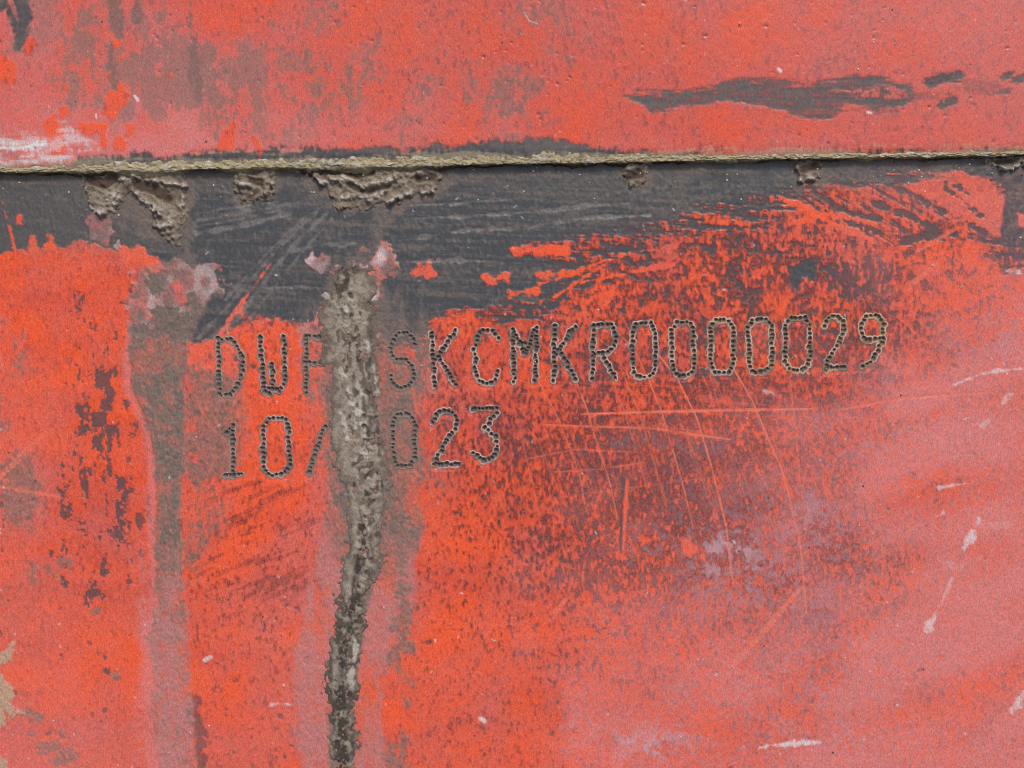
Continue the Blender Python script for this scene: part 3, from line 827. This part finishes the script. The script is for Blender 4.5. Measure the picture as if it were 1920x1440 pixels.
upper = mesh_object('steel_plate', P2, grid_faces(*S2), M_PAINT,
                    {'wear': rgba(bare2, chalk2, np.clip(grime2, 0, 1), scuff_sheen2), 'tint': rgba(hue2, ss(26, 9, D2 + 3 * grain2 + 5 * wd_) * .55, stain2, 0 * hue2), 'film': rgba(fog2 * (1 - .85 * bare2), pink2 * (1 - .9 * bare2), 0 * hue2, 0 * hue2)})
tag(upper, 'faded red steel plate with a long grey scrape, overlapping the seam from above', 'steel plate', 'red steel plates')

# ------------------------------------------------------------------ stamped letters and digits
for m, pts in zip(MARKS, PUNCH):
    x0, x1 = min(p[0] for p in pts) - 12, max(p[0] for p in pts) + 12
    y0, y1 = min(p[1] for p in pts) - 12, max(p[1] for p in pts) + 12
    st_ = .8
    GXc, GYc = np.meshgrid(np.arange(x0, x1, st_), np.arange(y0, y1, st_))
    jx = .6 * nz(GXc.shape, 5, 5, int(x0) + 7, 0, st_)
    jy = .6 * nz(GXc.shape, 5, 5, int(x0) + 8, 0, st_)
    D, B = punch_field(GXc + jx, GYc + jy, pts)
    cx = (x0 + x1) / 2
    muddy = 1 if 560 < cx < 790 else (.6 if cx < 480 else .25 if cx < 560 else 0)
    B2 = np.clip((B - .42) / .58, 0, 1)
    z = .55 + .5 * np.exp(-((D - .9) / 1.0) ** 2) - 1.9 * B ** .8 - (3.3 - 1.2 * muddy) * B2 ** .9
    z += .18 * nz(GXc.shape, 3, 3, int(x0) + 9, 0, st_)
    cell = np.minimum.reduce([D[:-1, :-1], D[1:, :-1], D[1:, 1:], D[:-1, 1:]])
    keep = cell < 2.2
    z = np.where(D > 1.6, np.minimum(z, .35), z)
    rimk = np.exp(-((D - 1.1) / 1.0) ** 2) * ss(-1.2, .3, nz(GXc.shape, 12, 12, int(x0) + 10, 0, st_) - .1)
    kh = float(np.interp(cx, [0, 1180, 1300, 1450, 1640], [.05, .1, .4, .55, .75])) * (.5 + .5 * ss(-1, 1, nz(GXc.shape, 20, 20, int(x0) + 11, 0, st_)))
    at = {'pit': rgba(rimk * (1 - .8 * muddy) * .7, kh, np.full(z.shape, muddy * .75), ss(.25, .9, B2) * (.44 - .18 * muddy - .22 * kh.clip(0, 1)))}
    F = grid_faces(*GXc.shape, keep)
    P, F, at = compact(np.stack([GXc, GYc, z], -1).reshape(-1, 3), F, at)
    ch = m[0]
    nm = 'stamped_letter' if ch.isalpha() else 'stamped_digit' if ch.isdigit() else 'stamped_slash'
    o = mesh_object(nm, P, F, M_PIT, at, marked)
    row = 'upper' if m[2] < 700 else 'lower'
    o['label'] = 'dotted %s %s punched in the %s line' % (nm.split('_')[1], ch if ch != '/' else 'mark', row)


# ------------------------------------------------------------------ dried mud
def mud_patch(name, pts, label, mat, height, seed, step=1.5, ragged=1.0, floor=.9, thin=.5, cat='dried mud', group=None):
    """a crust lying on the plate: outline polygon, height(X,Y,d) above it, real thickness down to the plate"""
    px = [p[0] for p in pts]
    py = [p[1] for p in pts]
    gx, gy = np.meshgrid(np.arange(min(px) - 16, max(px) + 16, step), np.arange(min(py) - 16, max(py) + 16, step))
    sh = gx.shape
    d = polyd(gx, gy, pts, 60) + ragged * 3.2 * fbm(sh, 26, 26, seed, 4, .75, 0, step)
    n1 = fbm(sh, 12, 12, seed + 100, 3, .6, 0, step)
    n2 = nz(sh, 5, 6, seed + 200, 0, step)
    h, deep, light = height(gx, gy, d, n1, n2)
    d = d + 2.2 * n2 + 1.5 * n1                      # crumbling outline
    h = h * ss(-.5, 7, d)
    h = np.where(d < -.5, -2.4, h)
    keep = np.maximum.reduce([d[:-1, :-1], d[1:, :-1], d[1:, 1:], d[:-1, 1:]]) > -.5
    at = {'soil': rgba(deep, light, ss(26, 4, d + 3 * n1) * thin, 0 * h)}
    P, F, at = compact(np.stack([gx, gy, floor + h], -1).reshape(-1, 3), grid_faces(*sh, keep), at)
    o = mesh_object(name, P, F, mat, at)
    tag(o, label, cat, group)
    return o


def h_streak(gx, gy, d, n1, n2):
    flat = ss(1060, 1180, gy)
    core = stroked(gx, gy, CORE, 0, 90)
    cw = np.interp(gy, [480, 600, 760, 900, 1000, 1200, 1440], [36, 40, 40, 36, 30, 22, 20])
    cr = np.exp(-(core / cw) ** 2 * 2.2)
    n3 = nz(gx.shape, 7, 16, 333, 8, 1.5)
    crumb = np.abs(n1) * 2.0 + .9 * n2
    wid = np.exp(-(core / (cw * 1.35)) ** 2 * 2.0)
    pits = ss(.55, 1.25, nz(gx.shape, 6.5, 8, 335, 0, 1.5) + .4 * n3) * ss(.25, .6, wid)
    h = .9 + .35 * n1 + cr * (1.3 + 1.5 * n3 + 1.3 * crumb - .8)
    rid = np.zeros(gx.shape)
    for p, w in (([(640, 690), (655, 740), (668, 770)], 3), ([(668, 716), (678, 740), (673, 770), (667, 800)], 4), ([(640, 775), (648, 800), (650, 822)], 3.5), ([(605, 545), (615, 560)], 5),
                 ([(637, 575), (650, 580)], 4), ([(690, 640), (702, 700), (712, 760)], 1.5), ([(657, 1290), (661, 1250)], 3), ([(664, 1240), (667, 1205)], 2.5)):
        rid = np.maximum(rid, stroke(gx, gy, p, w, 3, 2.2 * n1 + 1.2 * n2))
    h = h + rid * 3.2
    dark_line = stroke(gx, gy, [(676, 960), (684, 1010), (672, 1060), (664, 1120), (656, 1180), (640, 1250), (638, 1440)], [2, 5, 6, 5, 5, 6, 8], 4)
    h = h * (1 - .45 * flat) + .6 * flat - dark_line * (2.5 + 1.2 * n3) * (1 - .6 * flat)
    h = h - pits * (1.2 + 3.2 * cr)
    h = .6 * h
    h = np.maximum(h, .2)
    deep = ss(.2, 1.4, -n3 - .3 * n1) * cr * .8 + .75 * pits + .55 * dark_line + .55 * flat * ss(.9, -.5, n1 + .4 * n2)  # pits get painted shade on top of the mud's own dark tone
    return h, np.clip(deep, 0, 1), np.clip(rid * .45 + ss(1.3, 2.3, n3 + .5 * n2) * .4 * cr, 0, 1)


STRK = [(634, 500), (660, 506), (686, 492), (700, 506), (704, 560), (706, 640), (708, 700), (704, 760), (714, 810), (732, 850), (736, 900), (726, 950), (716, 1000), (706, 1080), (690, 1130), (682, 1175), (674, 1215), (671, 1260), (667, 1320), (668, 1380), (667, 1480),
        (621, 1480), (619, 1370), (614, 1320), (606, 1270), (616, 1230), (624, 1180), (631, 1110), (642, 1060), (652, 1000), (646, 950), (634, 900), (620, 840), (616, 760), (612, 690), (604, 620), (606, 570), (622, 540)]
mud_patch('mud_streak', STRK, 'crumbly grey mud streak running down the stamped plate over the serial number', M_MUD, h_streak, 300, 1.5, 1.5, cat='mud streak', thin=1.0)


def ridged(ridges, hollow, hs=5.0, depth=2.0):
    def f(gx, gy, d, n1, n2):
        r = np.zeros(gx.shape)
        for p, w in ridges:
            r = np.maximum(r, stroke(gx, gy, p, w, w * .9, 1.2 * n1))
        top = ss(60, 5, gy - seam(gx))
        h = 1.8 + 1.5 * n1 + 1.2 * n2 + r * hs * (.75 + .25 * n1) + top * 3.5
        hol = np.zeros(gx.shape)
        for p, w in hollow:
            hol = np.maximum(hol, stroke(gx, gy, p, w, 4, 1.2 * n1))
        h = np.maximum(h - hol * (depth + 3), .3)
        return h, np.clip(hol * .85 + ss(.9, 2, -n1) * .4, 0, 1), np.clip(r * .55 * ss(-1.2, .8, n2), 0, 1)  # shade painted into the hollows, ridge rims painted as catching light
    return f


G = 'mud clumps hanging under the seam'
mud_patch('mud_clump', [(156, 318), (158, 350), (166, 392), (190, 406), (212, 398), (226, 378), (246, 364), (262, 374), (282, 392), (294, 425), (312, 448), (336, 466), (342, 430), (352, 404), (350, 372), (352, 340), (352, 312)],
          'ragged mud clump with lit rims hanging under the left end of the seam', M_CLUMP,
          ridged([([(158, 345), (166, 388), (190, 402), (212, 392), (226, 372)], 4), ([(225, 338), (250, 334), (280, 338), (320, 346), (345, 346)], 3), ([(250, 358), (272, 382), (300, 396), (318, 420), (300, 424)], 5), ([(206, 372), (220, 364)], 5), ([(345, 350), (344, 385)], 4)],
                 [([(172, 338), (195, 346), (215, 336)], 9), ([(258, 346), (290, 356), (318, 372)], 9), ([(240, 354), (242, 362)], 5)], 6.5, 3), 410, group=G)
mud_patch('mud_clump', [(440, 312), (446, 350), (452, 372), (462, 386), (490, 380), (508, 362), (520, 340), (524, 312)],
          'small crumbling mud clump below the seam, left of the mud streak', M_CLUMP, ridged([([(450, 345), (470, 350)], 4), ([(500, 365), (518, 342)], 3)], [([(470, 338), (490, 345)], 5), ([(466, 370), (482, 360)], 4)], 5, 2), 420, group=G)
mud_patch('mud_clump', [(546, 312), (566, 334), (600, 350), (618, 370), (634, 392), (668, 392), (704, 388), (736, 386), (756, 374), (786, 366), (812, 366), (826, 348), (832, 306)],
          'wide mud clump with curved ridges below the seam, above the mud streak', M_CLUMP,
          ridged([([(640, 328), (660, 342), (690, 350), (724, 342), (752, 330), (790, 326)], 4), ([(720, 386), (748, 372), (770, 362)], 4), ([(786, 366), (812, 362)], 6), ([(560, 326), (600, 342), (640, 340)], 4), ([(640, 370), (690, 372), (720, 364)], 5)],
                 [([(650, 324), (672, 330), (695, 322)], 7), ([(655, 348), (690, 360), (728, 350)], 4), ([(782, 336), (812, 334)], 6)], 6, 3), 430, group=G)
mud_patch('mud_clump', [(1168, 308), (1168, 336), (1180, 352), (1202, 350), (1216, 332), (1222, 304)], 'low rounded olive mud clump below the middle of the seam', M_CLUMP, ridged([], [([(1180, 330), (1200, 326)], 8)], 4, 0), 440, group=G)
mud_patch('mud_clump', [(1484, 298), (1490, 322), (1500, 342), (1518, 344), (1536, 330), (1542, 298)], 'small dark mud clump below the seam, right of the olive one', M_CLUMP, ridged([([(1500, 338), (1520, 336)], 3)], [([(1505, 318), (1530, 312)], 7)], 4, 2), 450, group=G)
mud_patch('mud_clump', [(1838, 292), (1850, 306), (1866, 318), (1884, 325), (1904, 320), (1920, 306), (1926, 290)], 'mud clump with a lit lower rim at the right end of the seam', M_CLUMP, ridged([([(1850, 306), (1884, 322), (1912, 310)], 3)], [([(1866, 306), (1900, 304)], 5)], 5, 2), 460, group=G)

# dirt caked along the lip of the seam: a bead that wraps the plate's edge down to the lower plate
gxs = np.arange(-150, 2070, 1.6)
nb = 26
v = np.linspace(0, 1, nb)
BX, BV = np.meshgrid(gxs, v)
sb = BX.shape
wtop = np.interp(gxs, [-150, 0, 200, 500, 900, 1100, 1300, 1500, 1920], [13, 13, 14, 19, 17, 17, 10, 9, 9]) + 2.6 * fbm((1, sb[1]), 40, 1, 501, 4, .75, 0, 1.6)[0]
wbot = np.clip(3 + np.interp(gxs, [140, 165, 340, 360, 430, 460, 510, 560, 600, 820, 850], [0, 8, 8, 0, 0, 5, 3, 3, 9, 7, 0]) + 3.0 * fbm((1, sb[1]), 60, 1, 502, 5, .75, 0, 1.6)[0], -1, 18)
wtop = np.clip(wtop, 4, 26)
e = seam(BX)
n1 = fbm(sb, 16, 13, 503, 4, .8, 0, 1.6)
n2 = nz(sb, 4.5, 4.5, 504, 0, 1.6)
a = np.clip(BV / .55, 0, 1) ** .8                       # over the rounded edge
b = np.clip((BV - .55) / .45, 0, 1)               # down to the lower plate
BY = e - wtop[None, :] * (1 - a) + wbot[None, :] * b
dpt = np.clip(wtop[None, :] * (1 - a), 0, ROUND)
tt = (ROUND - dpt) / ROUND
zt = HGT - 9 * (1 - np.sqrt(np.clip(1 - tt * tt, 0, 1)))
zt = np.maximum(zt, HGT - 2.2 - 2.0 * a ** 3)              # dirt squares off the rounded edge
BZ = zt * (1 - b ** 1.6) - 1.0 * b
amp = np.sin(np.pi * np.clip(BV * 1.08, 0, 1)) ** .6
BZ = BZ + amp * (.9 + .5 * n1 + .55 * n2) - .6 * (1 - amp)
BY = BY + amp * .7 * n1
deepb = np.clip(ss(-.02, .5, b + .2 * n1) * .9 * ss(-.6, .6, fbm(sb, 90, 90, 505, 2, .6, 0, 1.6) + .2), 0, 1)  # broken shadow line under the lip, painted into the dirt colour
lightb = ss(.9, 2.0, n1 + .6 * n2) * (b < .3) * .6
bead = mesh_object('seam_dirt', np.stack([BX, BY, BZ], -1).reshape(-1, 3), grid_faces(*sb), M_SEAM, {'soil': rgba(deepb, lightb, 0 * BX, 0 * BX)})
tag(bead, 'khaki dirt caked along the edge where the two red plates overlap', 'caked dirt')

# ------------------------------------------------------------------ loose grit stuck to the plates
V, F4 = [], []
base = [(1, 0, 0), (-1, 0, 0), (0, 1, 0), (0, -1, 0), (0, 0, 1), (.6, .6, .6), (-.6, .6, .6), (-.6, -.6, .6), (.6, -.6, .6)]
quads = [(0, 5, 4, 8), (5, 2, 6, 4), (4, 6, 1, 7), (8, 4, 7, 3)]
gr_ = random.Random(9)
for k in range(230):
    x0 = gr_.uniform(0, 1920)
    if gr_.random() < .45:
        y0 = seam(x0) + gr_.expovariate(1 / 26) + 4
    else:
        y0 = gr_.uniform(10, 1430)
    if seam(x0) - 34 < y0 < seam(x0) + 3:
        continue
    z0 = HGT + .3 if y0 < seam(x0) else .3
    r = gr_.uniform(.9, 2.4)
    i0 = len(V)
    an = gr_.uniform(0, 6.28)
    for (p, q, s_) in base:
        k_ = r * gr_.uniform(.7, 1.3)
        V.append((x0 + k_ * (p * math.cos(an) - q * math.sin(an)), y0 - k_ * (p * math.sin(an) + q * math.cos(an)), z0 + k_ * s_))
    F4 += [tuple(i0 + j for j in q) for q in quads]
lit = np.repeat(np.array([gr_.random() for _ in range(len(V) // 9)]), 9)
grit = mesh_object('grit', np.array(V), np.array(F4), M_SEAM, {'soil': rgba((lit < .45) * .9, (lit > .6) * .8, 0 * lit, 0 * lit)})
tag(grit, 'scattered grains of grit stuck to the two red plates', 'grit', None, 'stuff')
